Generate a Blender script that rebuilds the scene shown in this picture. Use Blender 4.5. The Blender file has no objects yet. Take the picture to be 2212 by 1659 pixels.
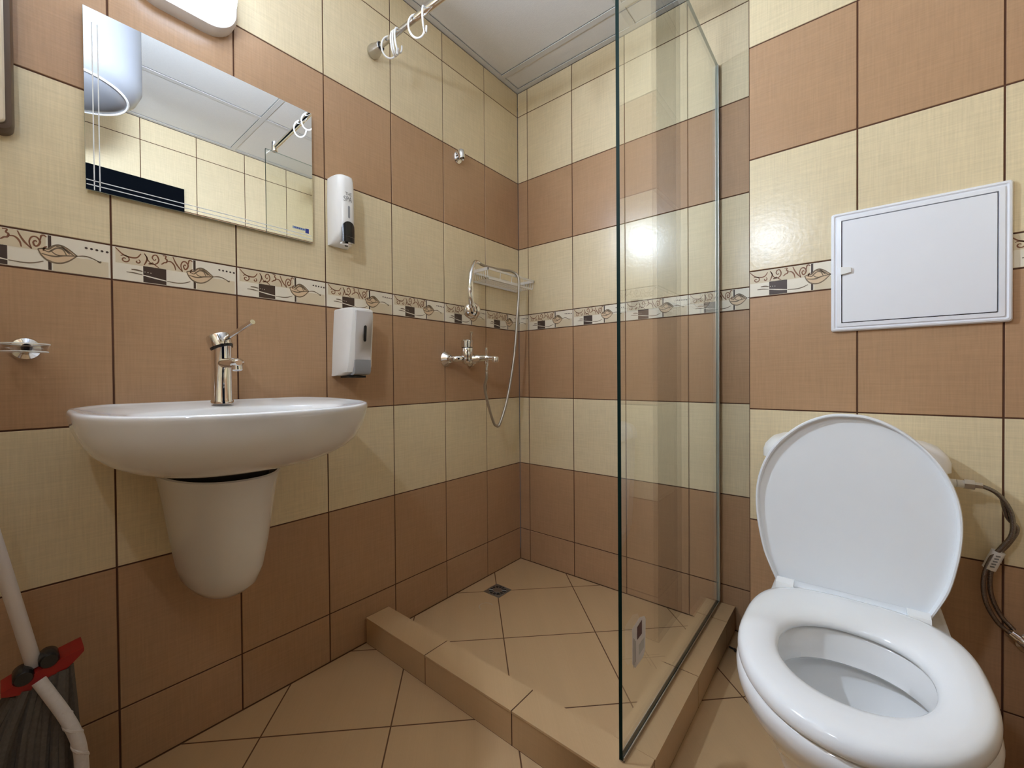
import bpy, bmesh, math, random
from mathutils import Vector, Matrix
PI = math.pi
random.seed(7)
SC = bpy.context.scene
COL = SC.collection

# ------------------------------------------------------------------ camera
CX, CY, FPX = 1096.54, 824.85, 910.58
yaw, pitch, roll = -0.69106, -0.0105, -0.00784
_cy, _sy, _cp, _sp = math.cos(yaw), math.sin(yaw), math.cos(pitch), math.sin(pitch)
fwd = Vector((_cp*_sy, _cp*_cy, _sp)); rgt = Vector((_cy, -_sy, 0)); upv = rgt.cross(fwd)
r2 = rgt*math.cos(roll) + upv*math.sin(roll); u2 = -rgt*math.sin(roll) + upv*math.cos(roll)
cam = bpy.data.cameras.new('camera'); camo = bpy.data.objects.new('camera', cam); COL.objects.link(camo)
M = Matrix((r2, u2, -fwd)).transposed().to_4x4(); M.translation = Vector((1.30743, -1.67388, 0.91433))
camo.matrix_world = M
cam.sensor_fit = 'HORIZONTAL'; cam.sensor_width = 36.0; cam.lens = FPX*36.0/2212
cam.shift_x = (1106-CX)/2212; cam.shift_y = -(829.5-CY)/2212
cam.clip_start = 0.01; cam.clip_end = 50
SC.camera = camo
# ------------------------------------------------------------------ world, exposure
w = bpy.data.worlds.new('world'); SC.world = w; w.use_nodes = True
w.node_tree.nodes['Background'].inputs[0].default_value = (0.02, 0.02, 0.022, 1)
w.node_tree.nodes['Background'].inputs[1].default_value = 1.0
SC.view_settings.view_transform = 'Standard'; SC.view_settings.look = 'None'
SC.view_settings.gamma = 1.0; SC.view_settings.use_curve_mapping = False
SC.view_settings.exposure = 1.30
LAMP_STRENGTH = 300.0   # front of the oval lamp
SIDE_STRENGTH = 4.5   # its opal sides
BULB_STRENGTH = 120.0
LAMP_COLOR = (0.84, 0.98, 1.18)
SC.cycles.max_bounces = 14; SC.cycles.transparent_max_bounces = 16
SC.cycles.diffuse_bounces = 6; SC.cycles.glossy_bounces = 8; SC.cycles.sample_clamp_indirect = 6.0

# ------------------------------------------------------------------ materials
def mat(name, col, rough=0.5, metal=0.0, coat=0.0, emit=None, es=0.0, noise=0.0, nscale=30, bump=0.0, bscale=40, spec=0.5, sss=0):
    m = bpy.data.materials.new(name); m.use_nodes = True
    nt = m.node_tree; p = nt.nodes['Principled BSDF']
    p.inputs['Base Color'].default_value = (*col, 1); p.inputs['Roughness'].default_value = rough
    p.inputs['Metallic'].default_value = metal; p.inputs['Coat Weight'].default_value = coat
    p.inputs['Coat Roughness'].default_value = 0.05
    p.inputs['Specular IOR Level'].default_value = spec
    if emit: p.inputs['Emission Color'].default_value = (*emit, 1); p.inputs['Emission Strength'].default_value = es
    tc = nt.nodes.new('ShaderNodeTexCoord')
    n = nt.nodes.new('ShaderNodeTexNoise'); n.inputs['Scale'].default_value = nscale
    nt.links.new(tc.outputs['Object'], n.inputs['Vector'])
    mr = nt.nodes.new('ShaderNodeMapRange'); mr.inputs[3].default_value = 1-noise; mr.inputs[4].default_value = 1+noise
    nt.links.new(n.outputs['Fac'], mr.inputs[0])
    hs = nt.nodes.new('ShaderNodeHueSaturation'); hs.inputs['Color'].default_value = (*col, 1)
    nt.links.new(mr.outputs[0], hs.inputs['Value']); nt.links.new(hs.outputs[0], p.inputs['Base Color'])
    if bump:
        b = nt.nodes.new('ShaderNodeBump'); b.inputs['Strength'].default_value = bump; b.inputs['Distance'].default_value = 0.002
        n2 = nt.nodes.new('ShaderNodeTexNoise'); n2.inputs['Scale'].default_value = bscale
        nt.links.new(tc.outputs['Object'], n2.inputs['Vector'])
        nt.links.new(n2.outputs['Fac'], b.inputs['Height']); nt.links.new(b.outputs[0], p.inputs['Normal'])
    return m

def tile_mat(name, col, rough=0.3, amt=0.11, wavy=0.3):
    """glazed wall tile with a printed linen weave: fine horizontal and vertical threads"""
    m = bpy.data.materials.new(name); m.use_nodes = True
    nt = m.node_tree; N = nt.nodes; L = nt.links; p = N['Principled BSDF']
    p.inputs['Roughness'].default_value = rough
    tc = N.new('ShaderNodeTexCoord'); sep = N.new('ShaderNodeSeparateXYZ'); L.new(tc.outputs['Object'], sep.inputs[0])
    ad = N.new('ShaderNodeMath'); ad.operation = 'ADD'; L.new(sep.outputs[0], ad.inputs[0]); L.new(sep.outputs[1], ad.inputs[1])
    def thread(su, sv, seed):
        a = N.new('ShaderNodeMath'); a.operation = 'MULTIPLY'; a.inputs[1].default_value = su; L.new(ad.outputs[0], a.inputs[0])
        b = N.new('ShaderNodeMath'); b.operation = 'MULTIPLY'; b.inputs[1].default_value = sv; L.new(sep.outputs[2], b.inputs[0])
        c = N.new('ShaderNodeCombineXYZ'); L.new(a.outputs[0], c.inputs[0]); L.new(b.outputs[0], c.inputs[1]); c.inputs[2].default_value = seed
        n = N.new('ShaderNodeTexNoise'); n.inputs['Scale'].default_value = 1.0; n.inputs['Detail'].default_value = 2.0
        L.new(c.outputs[0], n.inputs['Vector']); return n.outputs['Fac']
    t1 = thread(14, 330, 1.3); t2 = thread(330, 14, 7.7)
    s = N.new('ShaderNodeMath'); s.operation = 'ADD'; L.new(t1, s.inputs[0]); L.new(t2, s.inputs[1])
    big = N.new('ShaderNodeTexNoise'); big.inputs['Scale'].default_value = 5.0; L.new(tc.outputs['Object'], big.inputs['Vector'])
    s2 = N.new('ShaderNodeMath'); s2.operation = 'MULTIPLY_ADD'; L.new(big.outputs['Fac'], s2.inputs[0]); s2.inputs[1].default_value = 0.5; L.new(s.outputs[0], s2.inputs[2])
    mr = N.new('ShaderNodeMapRange'); mr.inputs[1].default_value = 0.75; mr.inputs[2].default_value = 1.75
    mr.inputs[3].default_value = 1-amt; mr.inputs[4].default_value = 1+amt; L.new(s2.outputs[0], mr.inputs[0])
    hs = N.new('ShaderNodeHueSaturation'); hs.inputs['Color'].default_value = (*col, 1)
    L.new(mr.outputs[0], hs.inputs['Value']); L.new(hs.outputs[0], p.inputs['Base Color'])
    b = N.new('ShaderNodeBump'); b.inputs['Strength'].default_value = wavy; b.inputs['Distance'].default_value = 0.001
    n2 = N.new('ShaderNodeTexNoise'); n2.inputs['Scale'].default_value = 90; L.new(tc.outputs['Object'], n2.inputs['Vector'])
    L.new(n2.outputs['Fac'], b.inputs['Height']); L.new(b.outputs[0], p.inputs['Normal'])
    return m

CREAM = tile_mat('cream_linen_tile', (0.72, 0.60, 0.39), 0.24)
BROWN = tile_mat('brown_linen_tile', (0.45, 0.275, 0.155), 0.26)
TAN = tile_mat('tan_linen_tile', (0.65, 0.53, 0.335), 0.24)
FLOORT = tile_mat('tan_floor_tile', (0.55, 0.37, 0.20), 0.33, 0.05)
GROUT = mat('dark_brown_grout', (0.085, 0.032, 0.014), 0.9, noise=0.15)
FGROUT = mat('floor_grout', (0.13, 0.06, 0.025), 0.9, noise=0.15)
BASE = mat('border_off_white_glaze', (0.78, 0.71, 0.58), 0.3, noise=0.03)
PANELB = mat('border_beige_glaze', (0.66, 0.55, 0.38), 0.35, noise=0.03)
INKB = mat('border_brown_ink', (0.20, 0.075, 0.03), 0.45, noise=0.1)
INKD = mat('border_dark_ink', (0.055, 0.03, 0.02), 0.4, noise=0.1)
INKG = mat('border_grey_brown_ink', (0.17, 0.115, 0.065), 0.45, noise=0.1)
LEAF = mat('border_leaf_tint', (0.66, 0.48, 0.30), 0.4, noise=0.05)
PLASTER = mat('plaster', (0.5, 0.48, 0.44), 0.9, noise=0.05)
CEIL = mat('mineral_ceiling_board', (0.70, 0.69, 0.67), 0.9, noise=0.04, nscale=160, bump=0.3, bscale=300)
CEILBAR = mat('ceiling_grid_white', (0.60, 0.595, 0.58), 0.55, noise=0.02)
CERAMIC = mat('white_sanitary_ceramic', (0.82, 0.82, 0.82), 0.08, noise=0.01, coat=0.3)
SEATM = mat('white_seat_plastic', (0.87, 0.88, 0.89), 0.12, noise=0.01)
LIDM = mat('white_lid_plastic', (0.87, 0.89, 0.92), 0.3, noise=0.01)
PLASTIC = mat('white_plastic', (0.82, 0.81, 0.79), 0.28, noise=0.01)
PANELM = mat('white_panel_plastic', (0.83, 0.84, 0.89), 0.22, noise=0.01)
LPLASTIC = mat('light_grey_plastic', (0.62, 0.60, 0.60), 0.3, noise=0.01)
GPLASTIC = mat('grey_plastic', (0.30, 0.31, 0.33), 0.35, noise=0.01)
BLACK = mat('black_plastic', (0.012, 0.012, 0.013), 0.25, noise=0.02)
DARK = mat('dark_shade_and_parts', (0.02, 0.015, 0.012), 0.8, noise=0.02)  # near-black: painted shade in the pedestal hollow, and real dark parts
CHROME = mat('chrome', (0.80, 0.79, 0.78), 0.07, metal=1.0, noise=0.02)
BRUSH = mat('brushed_steel', (0.52, 0.50, 0.48), 0.25, metal=1.0, noise=0.04)
RACKM = mat('silver_rack_metal', (0.78, 0.76, 0.73), 0.35, metal=0.35, noise=0.03)
HOSEM = mat('ribbed_steel_hose', (0.46, 0.42, 0.36), 0.4, metal=0.9, noise=0.3, nscale=500)
ALU = mat('satin_aluminium', (0.62, 0.61, 0.60), 0.3, metal=1.0, noise=0.03)
BRAID = mat('braided_steel_hose', (0.24, 0.21, 0.20), 0.25, metal=1.0, noise=0.5, nscale=420, bump=0.3, bscale=500)
MIRROR = mat('silvered_mirror', (0.90, 0.92, 0.93), 0.0, metal=1.0)
ETCH = mat('frosted_etching', (0.72, 0.74, 0.74), 0.6, noise=0.02)
GEDGE = mat('dark_green_glass_edge', (0.002, 0.012, 0.009), 0.6, noise=0.02, spec=0.1)
MEDGE = mat('mirror_edge', (0.35, 0.42, 0.38), 0.2, noise=0.02)
LAMPGL = mat('glowing_opal_glass', (0.9, 0.9, 0.9), 0.3, emit=LAMP_COLOR, es=LAMP_STRENGTH)
LAMPSD = mat('glowing_opal_side', (0.9, 0.9, 0.9), 0.3, emit=LAMP_COLOR, es=SIDE_STRENGTH)
BULBGL = mat('glowing_round_glass', (0.9, 0.9, 0.9), 0.3, emit=LAMP_COLOR, es=BULB_STRENGTH)
LAMPB = mat('lamp_base_plastic', (0.78, 0.74, 0.72), 0.4, noise=0.01)
BOIL = mat('boiler_darkened_white_enamel', (0.24, 0.245, 0.265), 0.25, noise=0.01)  # white enamel darkened to grey to offset strong lamplight in the mirror
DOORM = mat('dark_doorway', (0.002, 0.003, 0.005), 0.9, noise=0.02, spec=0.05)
RED = mat('red_plastic', (0.30, 0.006, 0.005), 0.35, noise=0.02)
YARN = mat('grey_mop_yarn', (0.10, 0.085, 0.07), 0.95, noise=0.3, nscale=200)
WYARN = mat('white_mop_cord', (0.62, 0.58, 0.55), 0.9, noise=0.1, nscale=150)
POLE = mat('white_painted_pole', (0.66, 0.60, 0.56), 0.35, noise=0.03)
RIMB = mat('brown_frame_plastic', (0.10, 0.06, 0.035), 0.35, noise=0.05)
CREAMP = mat('pale_cream_plastic', (0.66, 0.56, 0.42), 0.3, noise=0.02)
LABEL = mat('white_label', (0.74, 0.70, 0.67), 0.4, noise=0.03)
MAROON = mat('maroon_print', (0.09, 0.03, 0.035), 0.4, noise=0.02)
GREYPR = mat('grey_print', (0.20, 0.19, 0.18), 0.5, noise=0.02)
BLUEPR = mat('blue_print', (0.03, 0.05, 0.32), 0.4, noise=0.02)
LBLUE = mat('pale_blue_print', (0.33, 0.42, 0.52), 0.4, noise=0.05)
DRAINM = mat('worn_steel_grate', (0.30, 0.28, 0.25), 0.4, metal=0.8, noise=0.25, nscale=120)
DIRT = mat('dark_debris', (0.03, 0.02, 0.015), 0.9, noise=0.3)
SCALE = mat('pale_limescale', (0.56, 0.44, 0.31), 0.7, noise=0.1)

def pane_mat(name, tint, ior=1.5):
    """thin clear pane: straight transmission with a slight tint plus a Fresnel reflection"""
    m = bpy.data.materials.new(name); m.use_nodes = True; nt = m.node_tree; N = nt.nodes; L = nt.links
    N.clear(); out = N.new('ShaderNodeOutputMaterial'); mix = N.new('ShaderNodeMixShader')
    tr = N.new('ShaderNodeBsdfTransparent'); tr.inputs[0].default_value = (*tint, 1)
    gl = N.new('ShaderNodeBsdfGlossy'); gl.inputs['Roughness'].default_value = 0.0; gl.inputs[0].default_value = (1, 1, 1, 1)
    ge = N.new('ShaderNodeNewGeometry'); mr = N.new('ShaderNodeMapRange')
    mr.inputs[3].default_value = ior; mr.inputs[4].default_value = 1/ior
    L.new(ge.outputs['Backfacing'], mr.inputs[0])
    fr = N.new('ShaderNodeFresnel'); L.new(mr.outputs[0], fr.inputs['IOR'])
    L.new(fr.outputs[0], mix.inputs[0]); L.new(tr.outputs[0], mix.inputs[1]); L.new(gl.outputs[0], mix.inputs[2])
    L.new(mix.outputs[0], out.inputs[0]); return m
GLASS = pane_mat('clear_pane', (0.975, 0.99, 0.98))
CLEAR = pane_mat('clear_acrylic', (0.86, 0.84, 0.82))
WATER = pane_mat('water', (0.93, 0.96, 0.96), 1.33)

# ------------------------------------------------------------------ mesh builder
class MB:
    def __init__(s): s.v = []; s.f = []; s.m = []; s.mats = []
    def mi(s, m):
        if m not in s.mats: s.mats.append(m)
        return s.mats.index(m)
    def add(s, vs, fs, m):
        o = len(s.v); s.v += [tuple(x) for x in vs]; k = s.mi(m)
        for f in fs: s.f.append([i+o for i in f]); s.m.append(k)
    def box(s, a, b, m):
        x0, y0, z0 = a; x1, y1, z1 = b
        vs = [(x0,y0,z0),(x1,y0,z0),(x1,y1,z0),(x0,y1,z0),(x0,y0,z1),(x1,y0,z1),(x1,y1,z1),(x0,y1,z1)]
        s.add(vs, [(0,3,2,1),(4,5,6,7),(0,1,5,4),(1,2,6,5),(2,3,7,6),(3,0,4,7)], m)
    def loft(s, rings, m, cap0=True, cap1=True, closed=True):
        n = len(rings[0]); vs = [p for r in rings for p in r]; fs = []
        for i in range(len(rings)-1):
            for j in range(n if closed else n-1):
                k = (j+1) % n; fs.append((i*n+j, i*n+k, (i+1)*n+k, (i+1)*n+j))
        if cap0: fs.append(tuple(reversed(range(n))))
        if cap1: fs.append(tuple((len(rings)-1)*n+j for j in range(n)))
        s.add(vs, fs, m)
    def tube(s, path, r, m, n=12, caps=True):
        P = [Vector(p) for p in path]; rs = r if isinstance(r, (list, tuple)) else [r]*len(P)
        rings = []; t0 = (P[1]-P[0]).normalized()
        a = t0.orthogonal().normalized()
        for i, p in enumerate(P):
            t = (P[min(i+1, len(P)-1)] - P[max(i-1, 0)]).normalized()
            a = (a - t*a.dot(t)).normalized(); b = t.cross(a)
            rings.append([p + (a*math.cos(2*PI*k/n) + b*math.sin(2*PI*k/n))*rs[i] for k in range(n)])
        s.loft(rings, m, caps, caps)
    def lathe(s, o, d, prof, m, n=32):
        """prof: list of (distance along d, radius)"""
        o = Vector(o); d = Vector(d).normalized(); a = d.orthogonal().normalized(); b = d.cross(a)
        s.loft([[o + d*h + (a*math.cos(2*PI*k/n)+b*math.sin(2*PI*k/n))*max(r, 1e-5) for k in range(n)] for h, r in prof], m)
    def prism(s, pts, o, U, V, N, n0, n1, m):
        o, U, V, N = map(Vector, (o, U, V, N)); k = len(pts)
        s.loft([[o+U*a+V*b+N*h for a, b in pts] for h in (n0, n1)], m)
    def build(s, name, parent=None, angle=35, sub=0, bevel=0, loc=None):
        me = bpy.data.meshes.new(name)
        org = Vector(loc) if loc is not None else Vector((0, 0, 0))
        base = Vector((0, 0, 0)) if parent is None else WORLD[parent]
        # vertices are written in world space; store relative to the object's origin
        o = bpy.data.objects.new(name, me); COL.objects.link(o)
        if parent is not None:
            o.parent = parent; org = org if loc is not None else base
            o.location = org - base
        else:
            o.location = org
        WORLD[o] = org
        me.from_pydata([tuple(Vector(v)-org) for v in s.v], [], s.f)
        for m in s.mats: me.materials.append(m)
        me.polygons.foreach_set('material_index', s.m)
        bm = bmesh.new(); bm.from_mesh(me)
        bmesh.ops.remove_doubles(bm, verts=bm.verts, dist=1e-6)
        bmesh.ops.recalc_face_normals(bm, faces=bm.faces)
        thr = math.radians(angle)
        for f in bm.faces: f.smooth = True
        for e in bm.edges:
            if len(e.link_faces) == 2 and e.calc_face_angle(0) > thr: e.smooth = False
        bm.to_mesh(me); bm.free()
        if bevel:
            b = o.modifiers.new('bevel', 'BEVEL'); b.width = bevel; b.segments = 3; b.limit_method = 'ANGLE'; b.angle_limit = math.radians(30)
            b.harden_normals = False
            for p in me.polygons: p.use_smooth = True
        if sub:
            d = o.modifiers.new('sub', 'SUBSURF'); d.levels = sub; d.render_levels = sub
        return o
WORLD = {}
def tag(o, label=None, cat=None, group=None, kind=None):
    if label: o['label'] = label
    if cat: o['category'] = cat
    if group: o['group'] = group
    if kind: o['kind'] = kind
    return o
def thing(name, loc, label, cat, group=None):
    e = bpy.data.objects.new(name, None); COL.objects.link(e); e.location = loc; e.empty_display_size = 0.05
    WORLD[e] = Vector(loc); tag(e, label, cat, group); return e

def catmull(P, k=8):
    P = [Vector(p) for p in P]; Q = [P[0]*2-P[1]] + P + [P[-1]*2-P[-2]]; out = []
    for i in range(1, len(Q)-2):
        a, b, c, d = Q[i-1:i+3]
        for j in range(k):
            t = j/k
            out.append(0.5*((2*b)+(c-a)*t+(2*a-5*b+4*c-d)*t*t+(3*b-a-3*c+d)*t*t*t))
    out.append(P[-1]); return out

# ------------------------------------------------------------------ tiled walls
Z = [0.0, 0.155, 0.485, 0.815, 1.145, 1.2231, 1.5531, 1.8831, 2.2131, 2.33]
ROW = ['b', 'b', 'c', 'b', 'border', 'c', 'b', 'c', 'c']
W = 0.25202
G = 0.0016   # half the grout width

def chamf(mb, O, U, V, N, u0, u1, v0, v1, m, g=G, c=0.0009, h=0.0016):
    u0 += g; u1 -= g; v0 += g; v1 -= g
    if u1-u0 < 0.004 or v1-v0 < 0.004: return
    P = lambda u, v, n: O+U*u+V*v+N*n
    vs = [P(u0, v0, -h), P(u1, v0, -h), P(u1, v1, -h), P(u0, v1, -h), P(u0+c, v0+c, 0), P(u1-c, v0+c, 0), P(u1-c, v1-c, 0), P(u0+c, v1-c, 0)]
    mb.add(vs, [(4,5,6,7),(0,1,5,4),(1,2,6,5),(2,3,7,6),(3,0,4,7)], m)

def spiral(cx, cy, r0, turns, a0, sgn=1, n=22, asp=3.22):
    out = []
    for i in range(n+1):
        t = i/n; a = a0 + sgn*turns*2*PI*t; r = r0*(1-0.85*t)
        out.append((cx + r/asp*math.cos(a), cy + r*math.sin(a)))
    return out
def smooth2(P, k=5):
    return [(q.x, q.y) for q in catmull([Vector((a, b, 0)) for a, b in P], k)]
# decorated border tile, in tile units (u 0..1 left to right, v 0..1 bottom to top); tile is 0.252 x 0.078
PAT_RECT = [  # u0,v0,u1,v1,material
    (0.02, 0.52, 0.60, 0.985, PANELB), (0.64, 0.015, 0.985, 0.47, PANELB),
    (0.215, 0.02, 0.39, 0.53, INKD), (0.612, 0.02, 0.632, 0.985, INKD)]
PAT_STROKE = [
    (smooth2([(0.02, 0.97), (0.07, 0.80), (0.12, 0.74), (0.17, 0.76), (0.20, 0.90)]), 0.010, INKB),
    (spiral(0.085, 0.655, 0.13, 1.3, 2.4, -1), 0.008, INKB),
    (spiral(0.175, 0.64, 0.07, 0.9, 1.2, -1, 14), 0.009, INKB),
    (smooth2([(0.225, 0.93), (0.245, 0.80), (0.238, 0.68), (0.222, 0.56)]), 0.010, INKB),
    (smooth2([(0.232, 0.90), (0.255, 0.72), (0.285, 0.63), (0.32, 0.68), (0.333, 0.80), (0.318, 0.93), (0.295, 0.92), (0.284, 0.83), (0.300, 0.76), (0.312, 0.81)]), 0.009, INKB),
    (smooth2([(0.255, 0.62), (0.275, 0.64), (0.29, 0.68)]), 0.012, INKB),
    (smooth2([(0.29, 0.66), (0.31, 0.60), (0.335, 0.54)]), 0.007, INKB),
    (smooth2([(0.365, 0.96), (0.390, 0.96), (0.385, 0.88), (0.398, 0.84), (0.392, 0.76), (0.375, 0.74), (0.360, 0.69), (0.35, 0.68)]), 0.010, INKB),
    (smooth2([(0.40, 0.80), (0.43, 0.80), (0.455, 0.70), (0.465, 0.55)]), 0.010, INKB),
    (smooth2([(0.445, 0.97), (0.465, 0.80), (0.49, 0.66), (0.52, 0.54)]), 0.010, INKB),
    (smooth2([(0.52, 0.54), (0.508, 0.72), (0.522, 0.86), (0.548, 0.88), (0.568, 0.78), (0.558, 0.66), (0.540, 0.63), (0.530, 0.72), (0.542, 0.78), (0.550, 0.74)]), 0.010, INKB),
    (smooth2([(0.57, 0.82), (0.575, 0.93), (0.59, 0.96), (0.605, 0.92)]), 0.010, INKB),
    (smooth2([(0.585, 0.53), (0.592, 0.62), (0.608, 0.66)]), 0.010, INKB),
    (smooth2([(0.13, 0.37), (0.17, 0.37), (0.21, 0.35)]), 0.011, INKG),
    (smooth2([(0.095, 0.27), (0.15, 0.27), (0.21, 0.24)]), 0.008, INKG),
    (smooth2([(0.21, 0.24), (0.30, 0.19), (0.395, 0.145)]), 0.009, BASE),
    (smooth2([(0.395, 0.145), (0.47, 0.13), (0.53, 0.16), (0.585, 0.24)]), 0.008, INKG),
    # leaf
    (smooth2([(0.555, 0.56), (0.575, 0.40), (0.615, 0.27), (0.675, 0.24), (0.73, 0.33), (0.785, 0.52)]), 0.010, INKG),
    (smooth2([(0.555, 0.56), (0.59, 0.60), (0.615, 0.60), (0.65, 0.72), (0.69, 0.75), (0.735, 0.67), (0.785, 0.52)]), 0.011, INKG),
    (smooth2([(0.575, 0.45), (0.62, 0.42), (0.66, 0.42), (0.70, 0.47), (0.785, 0.52)]), 0.010, INKG),
    (smooth2([(0.585, 0.56), (0.615, 0.52), (0.635, 0.58), (0.665, 0.66), (0.70, 0.64), (0.72, 0.50)]), 0.009, INKG),
    (smooth2([(0.63, 0.56), (0.655, 0.48), (0.69, 0.46)]), 0.007, INKG),
    (smooth2([(0.66, 0.71), (0.70, 0.68), (0.74, 0.54)]), 0.009, INKG),
    (smooth2([(0.69, 0.73), (0.73, 0.62), (0.765, 0.52)]), 0.009, INKG),
    (smooth2([(0.785, 0.52), (0.83, 0.55), (0.87, 0.53), (0.93, 0.44)]), 0.008, INKG),
    (smooth2([(0.912, 0.46), (0.93, 0.43), (0.935, 0.47)]), 0.010, INKG)]
LEAFPOLY = smooth2([(0.56, 0.55), (0.58, 0.40), (0.62, 0.29), (0.675, 0.26), (0.73, 0.34), (0.78, 0.52), (0.735, 0.65), (0.69, 0.73), (0.65, 0.70), (0.615, 0.60)], 3)
DOTS = [(0.842+0.034*i, 0.80-0.006*i, 0.010) for i in range(5)]
TW, TH = 0.2488, 0.0749
def clip_poly_u(poly, lo, hi):
    for edge, sgn in ((lo, 1), (hi, -1)):
        out = []
        for i in range(len(poly)):
            a, b = poly[i], poly[(i+1) % len(poly)]
            ia, ib = sgn*(a[0]-edge) >= 0, sgn*(b[0]-edge) >= 0
            if ia: out.append(a)
            if ia != ib:
                t = (edge-a[0])/(b[0]-a[0]); out.append((edge, a[1]+t*(b[1]-a[1])))
        poly = out
        if len(poly) < 3: return []
    return poly
def border(mb, O, U, V, N, ufull, u0, u1, v0, v1):
    """ufull: left edge of the full tile; u0..u1 the part of it that is laid"""
    chamf(mb, O, U, V, N, u0, u1, v0, v1, BASE)
    lo, hi = (u0+G-ufull-G)/TW, (u1-G-ufull-G)/TW
    def put(poly, m, lift):
        poly = clip_poly_u(poly, max(lo, 0)+0.004, min(hi, 1)-0.004)
        if len(poly) < 3: return
        P = [O+U*(ufull+G+a*TW)+V*(v0+G+b*TH)+N*lift for a, b in poly]
        mb.add(P, [tuple(range(len(P)))], m)
    for a, b, c, d, m in PAT_RECT: put([(a, b), (c, b), (c, d), (a, d)], m, 0.00015)
    for pts, wd, m in PAT_STROKE:
        L2 = []; R2 = []
        for i, p in enumerate(pts):
            q0, q1 = pts[max(i-1, 0)], pts[min(i+1, len(pts)-1)]
            dx, dy = (q1[0]-q0[0])*TW, (q1[1]-q0[1])*TH; l = math.hypot(dx, dy) or 1
            hw = wd*TW*0.66*(0.55+0.45*math.sin(PI*min(max(i/(len(pts)-1), 0.06), 0.94)))
            L2.append((p[0]-dy/l*hw/TW, p[1]+dx/l*hw/TH)); R2.append((p[0]+dy/l*hw/TW, p[1]-dx/l*hw/TH))
        for i in range(len(pts)-1):
            put([L2[i], R2[i], R2[i+1], L2[i+1]], m, 0.00034)
    put(LEAFPOLY, LEAF, 0.00025)
    for a, b, r in DOTS:
        put([(a+r*math.cos(2*PI*k/10), b+r*3.2*math.sin(2*PI*k/10)) for k in range(10)], INKD, 0.0003)
    for i in range(3):
        a, b, r = 0.228+0.022*i, 0.345-0.006*i, 0.004
        put([(a+r*math.cos(2*PI*k/8), b+r*3.2*math.sin(2*PI*k/8)) for k in range(8)], BASE, 0.0003)

def tiled(mb, O, U, N, u0, u1, ustart, z0=0, special=None, slab=True, thick=0.1, holes=None):
    """tile a wall from u0 to u1; ustart = the u of any vertical grout line"""
    O = Vector(O); U = Vector(U); N = Vector(N); V = Vector((0, 0, 1))
    if slab:
        P = [O+U*a+V*b+N*n for n in (-thick, -0.0015) for a, b in ((u0, 0), (u1, 0), (u1, 2.33), (u0, 2.33))]
        mb.add(P, [(0,1,2,3),(4,5,6,7),(0,1,5,4),(1,2,6,5),(2,3,7,6),(3,0,4,7)], GROUT)
    k0 = math.floor((u0-ustart)/W - 1e-6)
    k = k0
    while ustart+k*W < u1-1e-6:
        a = max(ustart+k*W, u0); b = min(ustart+(k+1)*W, u1)
        for r in range(9):
            if ROW[r] == 'border': border(mb, O, U, V, N, ustart+k*W, a, b, Z[r], Z[r+1])
            else:
                m = BROWN if ROW[r] == 'b' else CREAM
                if special and (k, r) in special: m = special[(k, r)]
                chamf(mb, O, U, V, N, a, b, Z[r], Z[r+1], m)
        k += 1

XR, YF, HC = 1.69, -1.95, 2.33
mb = MB()   # left wall: u = y - YF
s0 = -1.75729 - YF
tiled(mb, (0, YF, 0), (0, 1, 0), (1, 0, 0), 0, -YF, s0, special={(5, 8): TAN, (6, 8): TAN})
tag(mb.build('wall_left', angle=5), kind='structure')
mb = MB()
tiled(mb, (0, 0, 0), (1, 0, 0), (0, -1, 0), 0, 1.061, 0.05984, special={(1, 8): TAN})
tag(mb.build('wall_back', angle=5), kind='structure')
mb = MB()   # boxed-in pipe shaft beside the shower, tiled on two sides
tiled(mb, (1.061, -0.243, 0), (1, 0, 0), (0, -1, 0), 0.0, XR-1.061, 1.30936-1.061-W, thick=0.2435)
tiled(mb, (1.061, 0, 0), (0, -1, 0), (-1, 0, 0), 0, 0.243, 0.243-W, slab=False)
tag(mb.build('wall_shaft', angle=5), kind='structure')
mb = MB()   # right wall: u = -y
tiled(mb, (XR, 0, 0), (0, -1, 0), (-1, 0, 0), 0, -YF, 0.413)
tag(mb.build('wall_right', angle=5), kind='structure')
mb = MB()
tiled(mb, (XR, YF, 0), (-1, 0, 0), (0, 1, 0), 0, XR, 0.0)
tag(mb.build('wall_front', angle=5), kind='structure')

# ------------------------------------------------------------------ floor (tiles laid at 45 degrees)
def clip_rect(poly, x0, y0, x1, y1):
    for ax, lim, sg in ((0, x0, 1), (0, x1, -1), (1, y0, 1), (1, y1, -1)):
        out = []
        for i in range(len(poly)):
            a, b = poly[i], poly[(i+1) % len(poly)]
            ia, ib = sg*(a[ax]-lim) >= 0, sg*(b[ax]-lim) >= 0
            if ia: out.append(a)
            if ia != ib:
                t = (lim-a[ax])/(b[ax]-a[ax]); out.append((a[0]+t*(b[0]-a[0]), a[1]+t*(b[1]-a[1])))
        poly = out
        if len(poly) < 3: return []
    return poly
def diag(mb, s_off, d_off, step, rect, gap=0.0019, z=0.0):
    for i in range(-14, 14):
        for j in range(-14, 14):
            a0, a1 = s_off+i*step+gap*1.414, s_off+(i+1)*step-gap*1.414      # x+y
            b0, b1 = d_off+j*step+gap*1.414, d_off+(j+1)*step-gap*1.414      # y-x
            q = [((a-b)/2, (a+b)/2) for a, b in ((a0, b0), (a1, b0), (a1, b1), (a0, b1))]
            q = clip_rect(q, *rect)
            if len(q) >= 3: mb.add([(x, y, z) for x, y in q], [tuple(range(len(q)))], FLOORT)
mb = MB()
mb.box((-0.1, YF-0.1, -0.12), (XR+0.1, 0.1, -0.001), FGROUT)
CT, CYo, CYi, CXi, CXo = 0.0882, -0.873, -0.783, 0.880, 0.973
diag(mb, -0.2, -0.4445, 0.4655, (0.003, CYi, CXi, -0.003))
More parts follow.
